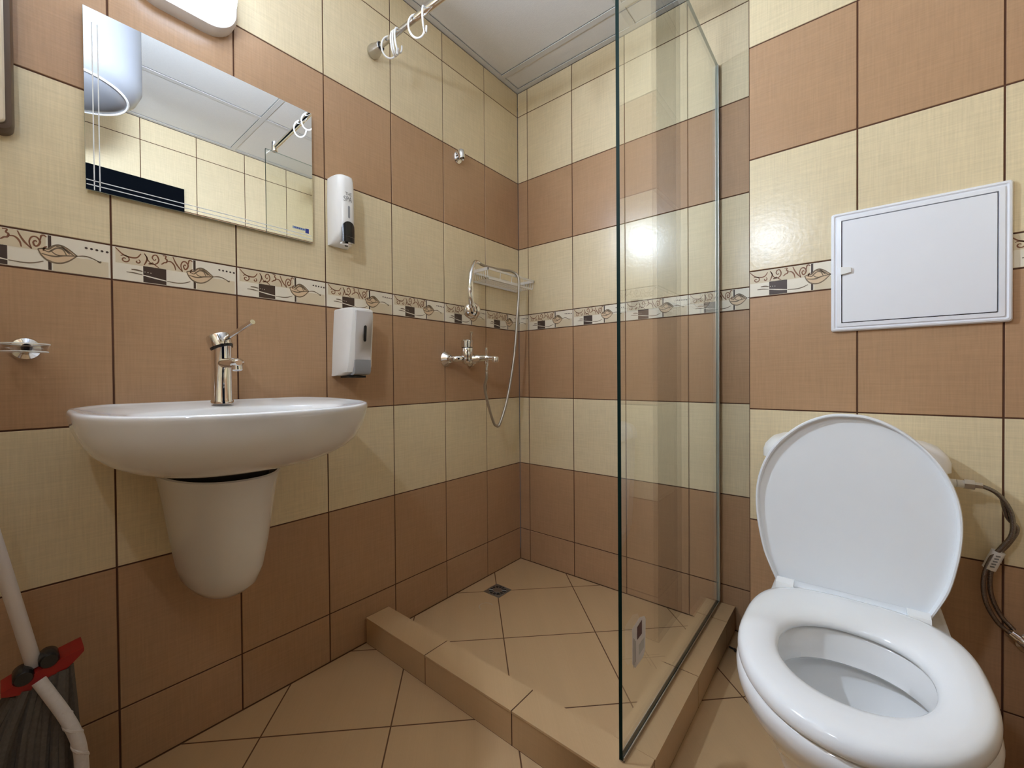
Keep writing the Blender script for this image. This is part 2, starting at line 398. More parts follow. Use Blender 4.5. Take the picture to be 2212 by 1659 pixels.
diag(mb, -0.2, -1.394, 0.462, (CXo, CYo, XR-0.003, -0.003))
diag(mb, -0.2, -1.394, 0.462, (0.003, YF+0.003, XR-0.003, CYo))
for x, y, r in ((0.168, -0.443, 0.03),):   # pale limescale ring by the drain
    pts = [(x+r*math.cos(a), y+r*math.sin(a)) for a in [2*PI*k/24 for k in range(4, 19)]]
    mb.add([(px, py, 0.0003) for px, py in pts]+[(x+(r-0.006)*math.cos(a), y+(r-0.006)*math.sin(a), 0.0003) for a in [2*PI*k/24 for k in range(4, 19)]],
           [(i, i+1, i+16, i+15) for i in range(14)], SCALE)
tag(mb.build('floor', angle=5), kind='structure')

# shower curb: two arms of tiled kerb
mb = MB()
mb.box((0.0, CYo+0.001, -0.001), (CXo-0.001, CYi-0.001, CT-0.001), GROUT)
mb.box((CXi+0.001, CYi-0.001, -0.001), (CXo-0.001, 0.0, CT-0.001), GROUT)
g = 0.0016
X = [0.001, 0.3165, 0.6495, CXo]
for a, b in zip(X[:-1], X[1:]):
    e = 0 if b == CXo else g
    mb.box((a+g, CYo, 0.001), (b-e, CYo+0.008, CT-0.0075), FLOORT)       # outer face
    mb.box((a+g, CYo-0.0015, CT-0.0055), (b-e, CYi+0.0005, CT), FLOORT)  # top
    mb.box((a+g, CYi-0.008, 0.001), (min(b, CXi)-g, CYi, CT-0.0065), FLOORT)
Y = [-0.002, -0.127, -0.4575, -0.7835]
for a, b in zip(Y[:-1], Y[1:]):
    mb.box((CXi-0.0005, b+g, CT-0.0055), (CXo+0.0015, a-g, CT+0.0002), FLOORT)
    mb.box((CXi, b+g, 0.001), (CXi+0.008, a-g, CT-0.0065), FLOORT)
    mb.box((CXo-0.008, b+g, 0.001), (CXo, a-g, CT-0.0075), FLOORT)
mb.box((CXo-0.008, CYo, 0.001), (CXo, -0.785, CT-0.0075), FLOORT)
tag(mb.build('trim_1', angle=20), kind='structure')

# ------------------------------------------------------------------ suspended ceiling
mb = MB()
mb.box((-0.1, YF-0.1, HC+0.012), (XR+0.1, 0.1, HC+0.10), CEIL)
bars_x = [0.61, 1.21]; bars_y = [-0.136, -0.736, -1.336]; hb = 0.012
xs = [0.024]+[v for b in bars_x for v in (b-hb, b+hb)]+[XR-0.024]
ys = [-0.024]+[v for b in bars_y for v in (b+hb, b-hb)]+[YF+0.024]
for i in range(0, len(xs), 2):
    for j in range(0, len(ys), 2):
        mb.box((xs[i]+0.002, ys[j+1]+0.002, HC+0.004), (xs[i+1]-0.002, ys[j]-0.002, HC+0.0125), CEIL)
for b in bars_x: mb.box((b-hb, YF, HC+0.0004), (b+hb, 0, HC+0.003), CEILBAR)
for b in bars_y: mb.box((0, b-hb, HC), (XR, b+hb, HC+0.0031), CEILBAR)
mb.box((0, YF, HC+0.0006), (0.024, 0, HC+0.0032), CEILBAR); mb.box((XR-0.024, YF, HC+0.0006), (XR, 0, HC+0.0032), CEILBAR)
mb.box((0, -0.024, HC+0.0002), (XR, 0, HC+0.0033), CEILBAR); mb.box((0, YF, HC+0.0002), (XR, YF+0.024, HC+0.0033), CEILBAR)
tag(mb.build('ceiling', angle=20), kind='structure')

# dark doorway in the right wall (seen in the mirror)
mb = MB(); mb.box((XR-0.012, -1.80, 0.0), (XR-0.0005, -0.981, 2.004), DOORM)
d1 = tag(mb.build('door_1'), kind='structure')

# ------------------------------------------------------------------ wall lamp
def stadium(y0, y1, z0, z1, r, n=10):
    pts = []
    for cy, cz, a0 in ((y1-r, z1-r, 0), (y0+r, z1-r, PI/2), (y0+r, z0+r, PI), (y1-r, z0+r, 1.5*PI)):
        for k in range(n+1):
            a = a0+PI/2*k/n; pts.append((cy+r*math.cos(a), cz+r*math.sin(a)))
    return pts
def puff(mb, y0, y1, z0, z1, r, prof, m):
    """prof: (x, inset); loft of rounded rectangles standing off the left wall"""
    mb.loft([[(x, a, b) for a, b in stadium(y0+i, y1-i, z0+i, z1-i, max(r-i, 0.003))] for x, i in prof], m)
lamp = thing('wall_lamp', (0, -1.385, 1.817), 'glowing oval white wall lamp above the mirror', 'lamp')
mb = MB(); puff(mb, -1.480, -1.250, 1.817, 1.985, 0.07, [(0.0, 0.0), (0.022, 0.0), (0.034, 0.006), (0.036, 0.012)], LAMPB)
mb.build('base', lamp)
mb = MB(); puff(mb, -1.465, -1.263, 1.836, 1.970, 0.06, [(0.034, 0.0), (0.06, 0.0), (0.078, 0.004), (0.090, 0.012), (0.098, 0.026)], LAMPSD)
puff(mb, -1.465, -1.263, 1.836, 1.970, 0.06, [(0.0975, 0.026), (0.0982, 0.0262)], LAMPGL)
tag(mb.build('diffuser', lamp, angle=60), 'lit opal glass cover')

# small round lamp on the front wall, behind the camera (its highlight shows on the tiled shaft)
l2 = thing('round_lamp', (0.88, YF, 1.77), 'small round lamp on the wall behind the camera, below the water heater', 'lamp')
mb = MB(); mb.lathe((0.88, YF+0.0005, 1.77), (0, 1, 0), [(0, 0.058), (0.022, 0.058), (0.0225, 0.05)], LAMPB)
mb.lathe((0.88, YF+0.022, 1.77), (0, 1, 0), [(0, 0.058), (0.012, 0.056), (0.012, 0.050), (0.0, 0.048)], LAMPB); mb.build('base', l2)
mb = MB(); mb.lathe((0.88, YF+0.022, 1.77), (0, 1, 0), [(0, 0.044), (0.006, 0.044), (0.0065, 0.043)], BULBGL); mb.build('diffuser', l2, angle=60)

# ------------------------------------------------------------------ mirror
mir = thing('mirror', (0, -1.2965, 1.333), 'frameless rectangular mirror with etched lines above the basin', 'mirror')
mb = MB(); y0, y1, z0, z1 = -1.546, -1.047, 1.334, 1.732
mb.add([(0.012, y0, z0), (0.012, y1, z0), (0.012, y1, z1), (0.012, y0, z1)], [(0,1,2,3)], MIRROR)
mb.add([(0.012, y0, z0), (0.012, y1, z0), (0.012, y1, z1), (0.012, y0, z1), (0.007, y0, z0), (0.007, y1, z0), (0.007, y1, z1), (0.007, y0, z1)],
       [(0,4,5,1),(1,5,6,2),(2,6,7,3),(3,7,4,0),(4,7,6,5)], MEDGE)
mb.build('mirror_glass', mir, angle=5)
mb = MB()
for y in (y0+0.0135, y0+0.0225): mb.box((0.0121, y-0.0010, z0+0.001), (0.0123, y+0.0010, z1-0.03), ETCH)
mb.build('etched_line', mir)
for z in (z0+0.011, z0+0.021):
    mb = MB(); mb.box((0.0121, y0+0.001, z-0.0010), (0.0123, y1-0.004, z+0.0010), ETCH); mb.build('etched_line', mir)
mb = MB(); mb.box((0.0, -1.48, 1.36), (0.0072, -1.11, 1.70), DARK); mb.build('backing', mir)
mb = MB()
mb.box((0.0121, -1.108, 1.3655), (0.0124, -1.068, 1.3725), LBLUE); mb.box((0.0121, -1.070, 1.3600), (0.0125, -1.0595, 1.3735), BLUEPR)
for k in range(5): mb.box((0.0124, -1.103+0.0065*k, 1.3675), (0.01255, -1.099+0.0065*k, 1.3705), BLUEPR)
tag(mb.build('logo_sticker', mir), 'small blue logo sticker')

# ------------------------------------------------------------------ brown framed fixture at the left edge
fx = thing('wall_cabinet', (0, -1.74, 1.39), 'pale wall box with rounded brown rim, left of the mirror', 'cabinet')
mb = MB(); puff(mb, -1.86, -1.646, 1.402, 1.80, 0.018, [(0.0, 0.0), (0.022, 0.0), (0.030, 0.004), (0.031, 0.010)], RIMB); tag(mb.build('rim', fx), 'brown rounded rim')
mb = MB(); puff(mb, -1.849, -1.658, 1.414, 1.788, 0.010, [(0.030, 0.0), (0.036, 0.0), (0.039, 0.003)], CREAMP); mb.build('front_panel', fx)

# ------------------------------------------------------------------ wash basin
BC = (0.235, -1.31)
def basin_r(a, hw=0.28, D=0.435, n=2.3, x0=0.2, s=1.0):
    lo, hi = 0.0, 0.8; ca, sa = math.cos(a), math.sin(a)
    for _ in range(40):
        r = (lo+hi)/2; x, y = BC[0]+r*ca, r*sa
        hx = hw*(1-0.22*max((0.13-x)/0.13, 0)**2.2)
        ins = x > 0.0 and (abs(y)/hx)**n + (max(x-x0, 0)/(D-x0))**n < 1
        if ins: lo = r
        else: hi = r
    return lo
NA = 128
ANG = [2*PI*k/NA for k in range(NA)]
RO = [basin_r(a) for a in ANG]
# soften the two rear corners a little
RO = [min(r, (RO[i-1]+RO[(i+1) % NA])/2+0.002) for i, r in enumerate(RO)]
def bring(s, z, sx=None, dx=0.0, inset=0.0, tilt=1):
    out = []
    for a, r in zip(ANG, RO):
        rr = max(r*s-inset, 0.0002); x, y = BC[0]+rr*math.cos(a), BC[1]+rr*math.sin(a)
        if sx is not None: x = BC[0] + (x-BC[0])*sx
        x = max(x+dx, 0.0005)
        out.append((x, y, z + (0.860-0.850)*(1-min(x/0.43, 1))*tilt))
    return out
def bowl_r(a):   # basin recess outline (ellipse, centre BC)
    ex, ey = 0.135, 0.205; return 1/math.sqrt((math.cos(a)/ex)**2+(math.sin(a)/ey)**2)
RB = [bowl_r(a) for a in ANG]
def bowlring(s, z):
    return [(BC[0]+0.015+r*s*math.cos(a), BC[1]+r*s*math.sin(a), z) for a, r in zip(ANG, RB)]
bs = thing('wash_basin', (0, -1.31, 0.70), 'white oval ceramic wash basin on a half pedestal, mounted below the mirror', 'basin')
def back_ring(s, z, cx=0.0):
    """underside rings shrink towards a point near the wall"""
    out = []
    for a, r in zip(ANG, RO):
        x, y = BC[0]+r*math.cos(a), r*math.sin(a)
        out.append((max(0.0005, 0.17+(x-0.17)*s if x > 0.17 else x), BC[1]+y*s, z))
    return out
mb = MB()
mb.loft([back_ring(0.20, 0.704), back_ring(0.34, 0.706), back_ring(0.48, 0.712), back_ring(0.62, 0.722), back_ring(0.74, 0.735), back_ring(0.84, 0.752), back_ring(0.91, 0.772), back_ring(0.955, 0.795), back_ring(0.982, 0.817), back_ring(0.996, 0.836), bring(1.003, 0.842), bring(1.0, 0.8475), bring(0.99, 0.8505), bring(0.965, 0.851), bring(0.94, 0.849), bring(0.915, 0.8465),
         bowlring(1.04, 0.8475), bowlring(0.99, 0.842), bowlring(0.95, 0.828), bowlring(0.86, 0.79), bowlring(0.70, 0.755), bowlring(0.45, 0.735), bowlring(0.15, 0.728)], CERAMIC)
mb.build('bowl', bs, angle=60)
mb = MB()
def pring(z, hw, d, yc=-1.312, n=40, e=2.3):
    pts = []
    for k in range(n+1):
        t = PI*k/n; c, s = math.cos(t), math.sin(t)
        pts.append((0.0008+d*abs(s)**(2/e), yc+hw*math.copysign(abs(c)**(2/e), c), z))
    return pts
mb.loft([pring(0.372, 0.022, 0.055), pring(0.375, 0.042, 0.095), pring(0.386, 0.060, 0.135), pring(0.41, 0.076, 0.170), pring(0.45, 0.087, 0.193), pring(0.52, 0.098, 0.210), pring(0.60, 0.109, 0.222), pring(0.66, 0.118, 0.232), pring(0.684, 0.124, 0.238),
         pring(0.687, 0.120, 0.233), pring(0.684, 0.116, 0.228), pring(0.63, 0.100, 0.200)], CERAMIC)
tag(mb.build('half_pedestal', bs, angle=60), 'rounded white half pedestal')
mb = MB(); mb.lathe((0.16, -1.31, 0.60), (0, 0, 1), [(0, 0.02), (0.1045, 0.02)], DARK); mb.build('drain_pipe', bs)
mb = MB(); mb.loft([pring(0.60, 0.09, 0.19), pring(0.700, 0.104, 0.212)], DARK); mb.build('hollow_shade', bs)  # dark solid inside the pedestal, painting the shade under the basin
mb = MB(); mb.lathe((0.25, -1.31, 0.7275), (0, 0, 1), [(0, 0.022), (0.004, 0.022), (0.005, 0.018)], CHROME); mb.build('drain_cover', bs)

# tap
FX, FY, FZ = 0.085, -1.3165, 0.8545
tap = thing('basin_tap', (FX, FY, FZ), 'chrome single-lever mixer tap standing on the basin', 'tap')
mb = MB(); mb.lathe((FX, FY, FZ), (0, 0, 1), [(0, 0.0245), (0.007, 0.0245), (0.010, 0.0225), (0.146, 0.0218)], CHROME, 40)
mb.build('column', tap)
ax = Vector((-0.30, -0.22, 1)).normalized()
hb0 = Vector((FX-0.000, FY, FZ+0.142))
mb = MB(); mb.lathe(hb0-ax*0.006, ax, [(0, 0.0235), (0.006, 0.0250)], BLACK, 40); mb.build('seal_ring', tap)
mb = MB(); mb.lathe(hb0, ax, [(0, 0.0262), (0.026, 0.0262), (0.029, 0.0250), (0.030, 0.020)], CHROME, 40); mb.build('head', tap)
le = Vector((0.155, 0.0, 0.058))
mb = MB(); p0 = hb0+ax*0.017+Vector((0.012, 0.006, 0)); mb.tube([p0, Vector((FX+0.155, FY+0.017, FZ+0.192))], 0.0055, CHROME, 14); mb.build('lever', tap)
mb = MB()
sp0 = Vector((FX+0.010, FY, FZ+0.101)); sp1 = Vector((FX+0.104, FY+0.002, FZ+0.100))
def springs(p, hw, hh): return [(p.x, p.y+hw*math.cos(2*PI*k/24), p.z+hh*math.sin(2*PI*k/24)) for k in range(24)]
mb.loft([springs(sp0, 0.0135, 0.012), springs(sp0.lerp(sp1, 0.8), 0.0145, 0.0115), springs(sp1, 0.0135, 0.010), springs(sp1+Vector((0.008, 0, -0.001)), 0.007, 0.006)], CHROME)
mb.build('spout', tap)
mb = MB(); mb.lathe(sp1+Vector((-0.006, 0, -0.004)), (0.12, 0, -1), [(0, 0.0110), (0.014, 0.0115), (0.015, 0.010), (0.012, 0.0085), (0.011, 0.001)], CHROME); a_ = mb.build('aerator', tap)
mb = MB(); mb.lathe(sp1+Vector((-0.0045, 0, -0.016)), (0.12, 0, -1), [(0, 0.0082), (0.002, 0.0082)], BLACK); mb.build('mesh_insert', a_)

# ------------------------------------------------------------------ soap dispensers
d = thing('soap_dispenser', (0, -0.955, 1.333), 'slim white SPA soap dispenser with black button, right of the mirror', 'dispenser', )
def dsec(z, yl, yr, dep, flat=0.45, n=28):
    """D-shaped section: flat on the wall, rounded front"""
    yc, hw = (yl+yr)/2, (yr-yl)/2; pts = []
    for k in range(n+1):
        t = PI*k/n; c, s = math.cos(t), math.sin(t)
        pts.append((0.0005+dep*abs(s)**(2/2.6), yc-hw*math.copysign(abs(c)**(2/3.2), c), z))
    return pts
D1L, D1R, D1D = -0.994, -0.927, 0.072
mb = MB()
mb.loft([dsec(1.343, D1L, D1R, 0.022), dsec(1.348, D1L, D1R, 0.034), dsec(1.358, D1L, D1R, 0.050), dsec(1.372, D1L, D1R, 0.064), dsec(1.388, D1L, D1R, 0.070), dsec(1.42, D1L, D1R, D1D), dsec(1.50, D1L, D1R, D1D),
         dsec(1.545, D1L+0.001, D1R-0.001, D1D-0.003), dsec(1.556, D1L+0.002, D1R-0.002, D1D-0.008), dsec(1.560, D1L+0.006, D1R-0.006, D1D-0.016)], PLASTIC)
mb.build('housing', d, angle=50)
def on_front(t, z, off, yl=D1L, yr=D1R, dep=D1D):
    yc, hw = (yl+yr)/2, (yr-yl)/2; c, s = math.cos(t), math.sin(t)
    p = Vector((0.0005+dep*abs(s)**(2/2.6), yc-hw*math.copysign(abs(c)**(2/3.2), c), z)); p.x += off; return p
def t_of_y(y, yl=D1L, yr=D1R):
    yc, hw = (yl+yr)/2, (yr-yl)/2; q = -(y-yc)/hw; return math.acos(math.copysign(min(abs(q), 1)**1.6, q))
def patch(mb, poly, m, off=0.0006):
    """poly in (y,z) draped on the curved front"""
    mb.add([on_front(t_of_y(y), z, off) for y, z in poly], [tuple(range(len(poly)))], m)
def strip_patch(mb, y0, y1, zf0, zf1, m, off=0.0006, n=12):
    for i in range(n):
        a, b = y0+(y1-y0)*i/n, y0+(y1-y0)*(i+1)/n
        patch(mb, [(a, zf0(a)), (b, zf0(b)), (b, zf1(b)), (a, zf1(a))], m, off)
yc1 = (D1L+D1R)/2
mb = MB(); rw = 0.0035
strip_patch(mb, yc1-rw, yc1+rw, lambda y: 1.424-math.sqrt(max(rw**2-(y-yc1)**2, 0)), lambda y: 1.456+math.sqrt(max(rw**2-(y-yc1)**2, 0)), GPLASTIC, 0.0008, 10)
tag(mb.build('level_window', d), 'narrow grey level window')
mb = MB(); rw = 0.022
strip_patch(mb, yc1-rw, yc1+rw, lambda y: 1.362, lambda y: 1.388+math.sqrt(max(rw**2-(y-yc1)**2, 0)), BLACK, 0.0022, 16)
strip_patch(mb, yc1-rw, yc1+rw, lambda y: 1.345, lambda y: 1.362, BLACK, 0.0015, 16)
tag(mb.build('push_button', d), 'black rounded push button')
mb = MB()
mb.tube(catmull([(0.058, yc1-0.016, 1.344), (0.066, yc1-0.010, 1.356), (0.069, yc1, 1.362), (0.066, yc1+0.010, 1.356), (0.060, yc1+0.016, 1.346)], 5), 0.003, PLASTIC, 8)
mb.tube([(0.05, yc1-0.018, 1.343), (0.064, yc1, 1.340), (0.05, yc1+0.018, 1.343)], 0.0035, PLASTIC, 8)
mb.lathe((0.055, yc1, 1.350), (0, 0, -1), [(0, 0.006), (0.014, 0.005)], BLACK, 16)
mb.build('nozzle', d)
def text_on(name, body, size, o, U, V, N, m, parent, fit=None, curve=None, extr=0.0002):
    """lettering converted to real mesh"""
    cu = bpy.data.curves.new('lettering', 'FONT'); cu.body = body; cu.size = 1.0; cu.extrude = 0.0
    tmp = bpy.data.objects.new('lettering', cu); COL.objects.link(tmp)
    dg = bpy.context.evaluated_depsgraph_get(); me = bpy.data.meshes.new_from_object(tmp.evaluated_get(dg))
    xs = [v.co.x for v in me.vertices]; ysv = [v.co.y for v in me.vertices]
    mx0, mx1, my0, my1 = min(xs), max(xs), min(ysv), max(ysv)
    k = size/(my1-my0); kx = k if not fit else fit/(mx1-mx0)
    q = MB(); pts = []
    for v in me.vertices:
        a, b = (v.co.x-(mx0+mx1)/2)*kx, (v.co.y-(my0+my1)/2)*k
        pts.append(curve(a, b) if curve else Vector(o)+Vector(U)*a+Vector(V)*b+Vector(N)*extr)
    q.add(pts, [tuple(p.vertices) for p in me.polygons], m)
    bpy.data.objects.remove(tmp); bpy.data.curves.remove(cu); bpy.data.meshes.remove(me)
    return q.build(name, parent)
text_on('lettering', 'SPA', 0.016, None, None, None, None, GREYPR, d, 0.027, lambda a, b: on_front(t_of_y(yc1-0.003+a), 1.480+b, 0.0009))
text_on('lettering', 'THE', 0.010, None, None, None, None, GREYPR, d, 0.021, lambda a, b: on_front(t_of_y(yc1-0.001+a), 1.496+b, 0.0009))

d = thing('soap_dispenser', (0, -0.925, 0.917), 'boxy white soap dispenser with grey button, above the right end of the basin', 'dispenser')
mb = MB()
def bsec(z, yl, yr, x, c=0.012):
    return [(0.0005, yl, z), (x*0.55, yl-0.0005, z), (x-c*1.6, yl+0.003, z), (x-c*0.5, yl+0.011, z), (x, yl+0.024, z), (x, yr-0.020, z), (x-c*0.35, yr-0.009, z), (x-c*1.2, yr-0.002, z), (x*0.5, yr, z), (0.0005, yr, z)]
L_, R_ = -0.978, -0.886
mb.loft([bsec(0.923, L_-0.008, R_+0.002, 0.030), bsec(0.926, L_-0.008, R_+0.002, 0.060), bsec(0.935, L_-0.007, R_+0.002, 0.078), bsec(0.955, L_-0.006, R_+0.002, 0.086), bsec(0.985, L_-0.005, R_+0.001, 0.090), bsec(1.05, L_-0.002, R_, 0.097), bsec(1.12, L_+0.002, R_, 0.103),
         bsec(1.134, L_+0.003, R_-0.001, 0.101), bsec(1.139, L_+0.007, R_-0.005, 0.093), bsec(1.141, L_+0.014, R_-0.012, 0.080)], PLASTIC)
mb.build('housing', d, angle=28)
fo = lambda z: 0.0905+(z-0.985)*0.096 if z < 1.12 else 0.1035
mb = MB(); ya, yb = L_+0.020, R_-0.014
for z0_, z1_ in ((0.975, 1.05), (1.05, 1.128)):
    mb.loft([[(fo(z)-0.004, ya, z), (fo(z)+0.001, ya+0.001, z), (fo(z)+0.001, yb-0.001, z), (fo(z)-0.004, yb, z)] for z in (z0_, z1_)], LPLASTIC)
front_p = tag(mb.build('front_panel', d), 'light grey front panel')
mb = MB(); zc0, zc1, yc2, rr = 1.037, 1.079, (ya+yb)/2+0.004, 0.0048
pts = [(yc2+rr*math.cos(a), zc1+rr*math.sin(a)) for a in [PI*k/10 for k in range(11)]]+[(yc2+rr*math.cos(a), zc0+rr*math.sin(a)) for a in [PI+PI*k/10 for k in range(11)]]
mb.add([(fo(z)+0.0022, y, z) for y, z in pts], [tuple(range(len(pts)))], BLACK); mb.build('level_window', front_p)
mb = MB()
mb.loft([[(x0_-0.016, ya, z), (x0_, ya+0.001, z), (x0_, yb-0.001, z), (x0_-0.016, yb+0.004, z)] for z, x0_ in ((0.926, 0.080), (0.930, 0.088), (0.94, 0.0925), (0.974, 0.0925))], GPLASTIC)
tag(mb.build('push_button', d), 'grey push button')
mb = MB(); mb.box((0.02, L_+0.012, 0.917), (0.070, R_-0.02, 0.9235), BLACK); mb.build('nozzle', d)

# ------------------------------------------------------------------ soap dish on wall
sd = thing('soap_dish', (0, -1.634, 0.975), 'clear round soap dish on a chrome wall mount, left of the basin', 'soap dish')
mb = MB(); mb.lathe((0, -1.637, 0.980), (1, 0, 0), [(0.0005, 0.0235), (0.006, 0.0235), (0.012, 0.021), (0.016, 0.012), (0.05, 0.008)], CHROME); mb.build('wall_mount', sd)
mb = MB(); mb.lathe((0.064, -1.640, 0.970), (0, 0, 1), [(0, 0.020), (0.0005, 0.031), (0.016, 0.034), (0.0165, 0.032), (0.003, 0.029), (0.0025, 0.01)], CLEAR, 48); mb.build('dish', sd)
mb = MB()
for z_, r_ in ((0.9715, 0.0312), (0.9865, 0.0338)):
    mb.tube([(0.064+r_*math.cos(a), -1.640+r_*math.sin(a), z_) for a in [2*PI*k/48 for k in range(49)]], 0.0011, PLASTIC, 6, False)
mb.build('dish_edge', sd)

# ------------------------------------------------------------------ shower screen
GX = 0.920
ss = thing('shower_screen', (GX, -0.42, CT), 'tall clear glass shower screen standing on the tiled kerb', 'shower screen')
mb = MB(); gy0, gy1, gz0, gz1, t = -0.8353, -0.010, CT+0.006, 2.0315, 0.004
mb.add([(GX-t, gy0, gz0), (GX-t, gy1, gz0), (GX-t, gy1, gz1), (GX-t, gy0, gz1), (GX+t, gy0, gz0), (GX+t, gy1, gz0), (GX+t, gy1, gz1), (GX+t, gy0, gz1)],
       [(0,3,2,1),(4,5,6,7)], GLASS)
mb.add([(GX-t, gy0, gz0), (GX-t, gy1, gz0), (GX-t, gy1, gz1), (GX-t, gy0, gz1), (GX+t, gy0, gz0), (GX+t, gy1, gz0), (GX+t, gy1, gz1), (GX+t, gy0, gz1)],
       [(0,1,5,4),(0,4,7,3)], GEDGE)
mb.add([(GX-t, gy1, gz0), (GX-t, gy1, gz1), (GX+t, gy1, gz1), (GX+t, gy1, gz0), (GX-t, gy0, gz1), (GX+t, gy0, gz1)], [(0,1,2,3),(1,4,5,2)], MEDGE)
pane = mb.build('glass_pane', ss, angle=5)
mb = MB(); mb.box((GX-0.0062, -0.012, CT+0.001), (GX-0.0042, -0.0005, gz1), ALU); mb.box((GX+0.0042, -0.012, CT+0.001), (GX+0.0062, -0.0005, gz1), ALU); mb.box((GX-0.006, -0.004, CT+0.001), (GX+0.006, -0.0005, gz1), ALU)
tag(mb.build('wall_profile', ss), 'slim metal channel at the wall')
mb = MB(); mb.box((GX-0.0062, gy0+0.004, CT+0.0005), (GX-0.0042, -0.015, CT+0.010), BRUSH); mb.box((GX+0.0042, gy0+0.004, CT+0.0005), (GX+0.0062, -0.015, CT+0.010), BRUSH); mb.box((GX-0.006, gy0+0.004, CT+0.0005), (GX+0.006, -0.015, CT+0.004), BRUSH)
tag(mb.build('bottom_seal', ss), 'grey strip along the bottom edge')
mb = MB()   # sticker on the inside of the pane
sx = GX-t-0.0004
P_ = [(-0.783, 0.352), (-0.7836, 0.290), (-0.770, 0.258), (-0.718, 0.268), (-0.707, 0.285), (-0.704, 0.338), (-0.708, 0.345), (-0.742, 0.3615), (-0.750, 0.361)]
P_ = [(-0.784, 0.353), (-0.784, 0.275), (-0.768, 0.257), (-0.722, 0.259), (-0.709, 0.272), (-0.706, 0.342), (-0.714, 0.352), (-0.742, 0.361)]
def sflat(mb, poly, x, m): mb.add([(x, y, z) for y, z in poly], [tuple(range(len(poly)))], m)
sxf = GX+t+0.0004
sflat(mb, P_, sxf, LABEL)
sflat(mb, [(-0.757, 0.345), (-0.757, 0.316), (-0.729, 0.318), (-0.729, 0.350)], sxf+0.0003, MAROON)
for k, (a, b) in enumerate(((0.330, 0.262), (0.325, 0.266), (0.318, 0.27))):
    y = -0.778+0.006*k; sflat(mb, [(y, a), (y+0.0016, a), (y+0.0016, b), (y, b)], sxf+0.0003, GREYPR)
sflat(mb, [(-0.748, 0.300), (-0.716, 0.302), (-0.716, 0.280), (-0.748, 0.276)], sxf+0.0003, mat('pale_grey_print', (0.55, 0.54, 0.50), 0.5, noise=0.05))
st = thing('sticker', (sxf, -0.745, 0.257), 'small white paper sticker with maroon block on the shower glass', 'sticker')
mb.build('label_sheet', st, angle=5)

# ------------------------------------------------------------------ curtain rod and rings
ROD0, ROD1 = Vector((0.0, -0.8252, 2.0525)), Vector((0.905, -0.792, 2.052))
rd = (ROD1-ROD0).normalized()
rod = thing('curtain_rod', ROD0, 'chrome shower curtain rod running from the left wall to the glass screen', 'curtain rod')
mb = MB(); mb.tube([ROD0+rd*0.03, ROD0+rd*0.245], 0.0085, BRUSH, 20); tag(mb.build('inner_tube', rod), 'thinner tube near the wall')
mb = MB(); mb.tube([ROD0+rd*0.235, ROD1-rd*0.008], 0.0105, CHROME, 20); mb.build('outer_tube', rod)
mb = MB(); mb.lathe(ROD0+rd*0.0005, rd, [(0, 0.018), (0.006, 0.022), (0.018, 0.0225), (0.035, 0.018), (0.05, 0.0155), (0.052, 0.0135), (0.046, 0.0125)], BRUSH); mb.build('wall_socket', rod)
mb = MB(); mb.lathe(ROD0+rd*0.047, rd, [(0, 0.012), (0.006, 0.012)], BLACK); mb.build('socket_ring', rod)
mb = MB()
bx_ = Vector((GX, -0.792, 2.06))
mb.lathe(bx_+Vector((0, 0, -0.028)), (0, 0, 1), [(0, 0.012), (0.003, 0.014), (0.045, 0.014), (0.052, 0.008)], CHROME)
mb.build('glass_bracket', rod)
def ring_mesh(mb):
    """open plastic C ring hanging in the YZ plane (local), top at the rod"""
    pts = []
    for k in range(29):
        a = math.radians(62) + math.radians(300)*k/28
        pts.append((0.0, 0.025*math.cos(a), -0.024+0.036*math.sin(a)))
    mb.tube(pts, 0.0030, PLASTIC, 8)
ring0 = None
RL = [(0.098, -34, 'white C-shaped curtain ring nearest the wall socket of the rod'),
      (0.123, 30, 'white curtain ring, first of the three bunched on the rod'),
      (0.131, 33, 'white curtain ring, middle of the three bunched on the rod'),
      (0.146, 27, 'white curtain ring, last of the three bunched on the rod'),
      (0.236, -34, 'white C-shaped curtain ring hanging open at the rod joint'),
      (0.274, 36, 'white curtain ring seen edge-on just past the rod joint'),
      (0.545, 30, 'white curtain ring seen only in the mirror, at its right edge'),
      (0.625, 34, 'white curtain ring seen only in the mirror, nearest the glass bracket')]
for x, rz, lab in RL:
    p = ROD0+rd*x; rr_ = 0.0085 if x < 0.24 else 0.0105
    if ring0 is None:
        mb = MB(); ring_mesh(mb); ring0 = mb.build('curtain_ring'); o = ring0
    else:
        o = ring0.copy(); COL.objects.link(o)
    o.location = p + Vector((0, 0, rr_ - 0.0115))
    o.rotation_euler = (0, 0, math.radians(rz)); tag(o, lab, 'curtain ring', 'white curtain rings on the shower rod')

# ------------------------------------------------------------------ wall bracket (hook) high in the shower
hk = thing('shower_bracket', (0, -0.417, 1.82), 'small chrome shower head bracket high on the left wall', 'bracket')
mb = MB(); puff(mb, -0.438, -0.398, 1.823, 1.872, 0.016, [(0.0005, 0.0), (0.006, 0.0), (0.009, 0.003)], CHROME); mb.build('back_plate', hk)
mb = MB(); mb.lathe((0.024, -0.4205, 1.868), (0.25, 0.0, -1), [(0, 0.0145), (0.008, 0.0165), (0.03, 0.0135), (0.036, 0.0115), (0.033, 0.0085), (0.004, 0.0105)], CHROME); mb.build('cradle', hk)
mb = MB(); mb.tube([(0.008, -0.419, 1.845), (0.022, -0.42, 1.845)], 0.009, CHROME); mb.build('stub', hk)

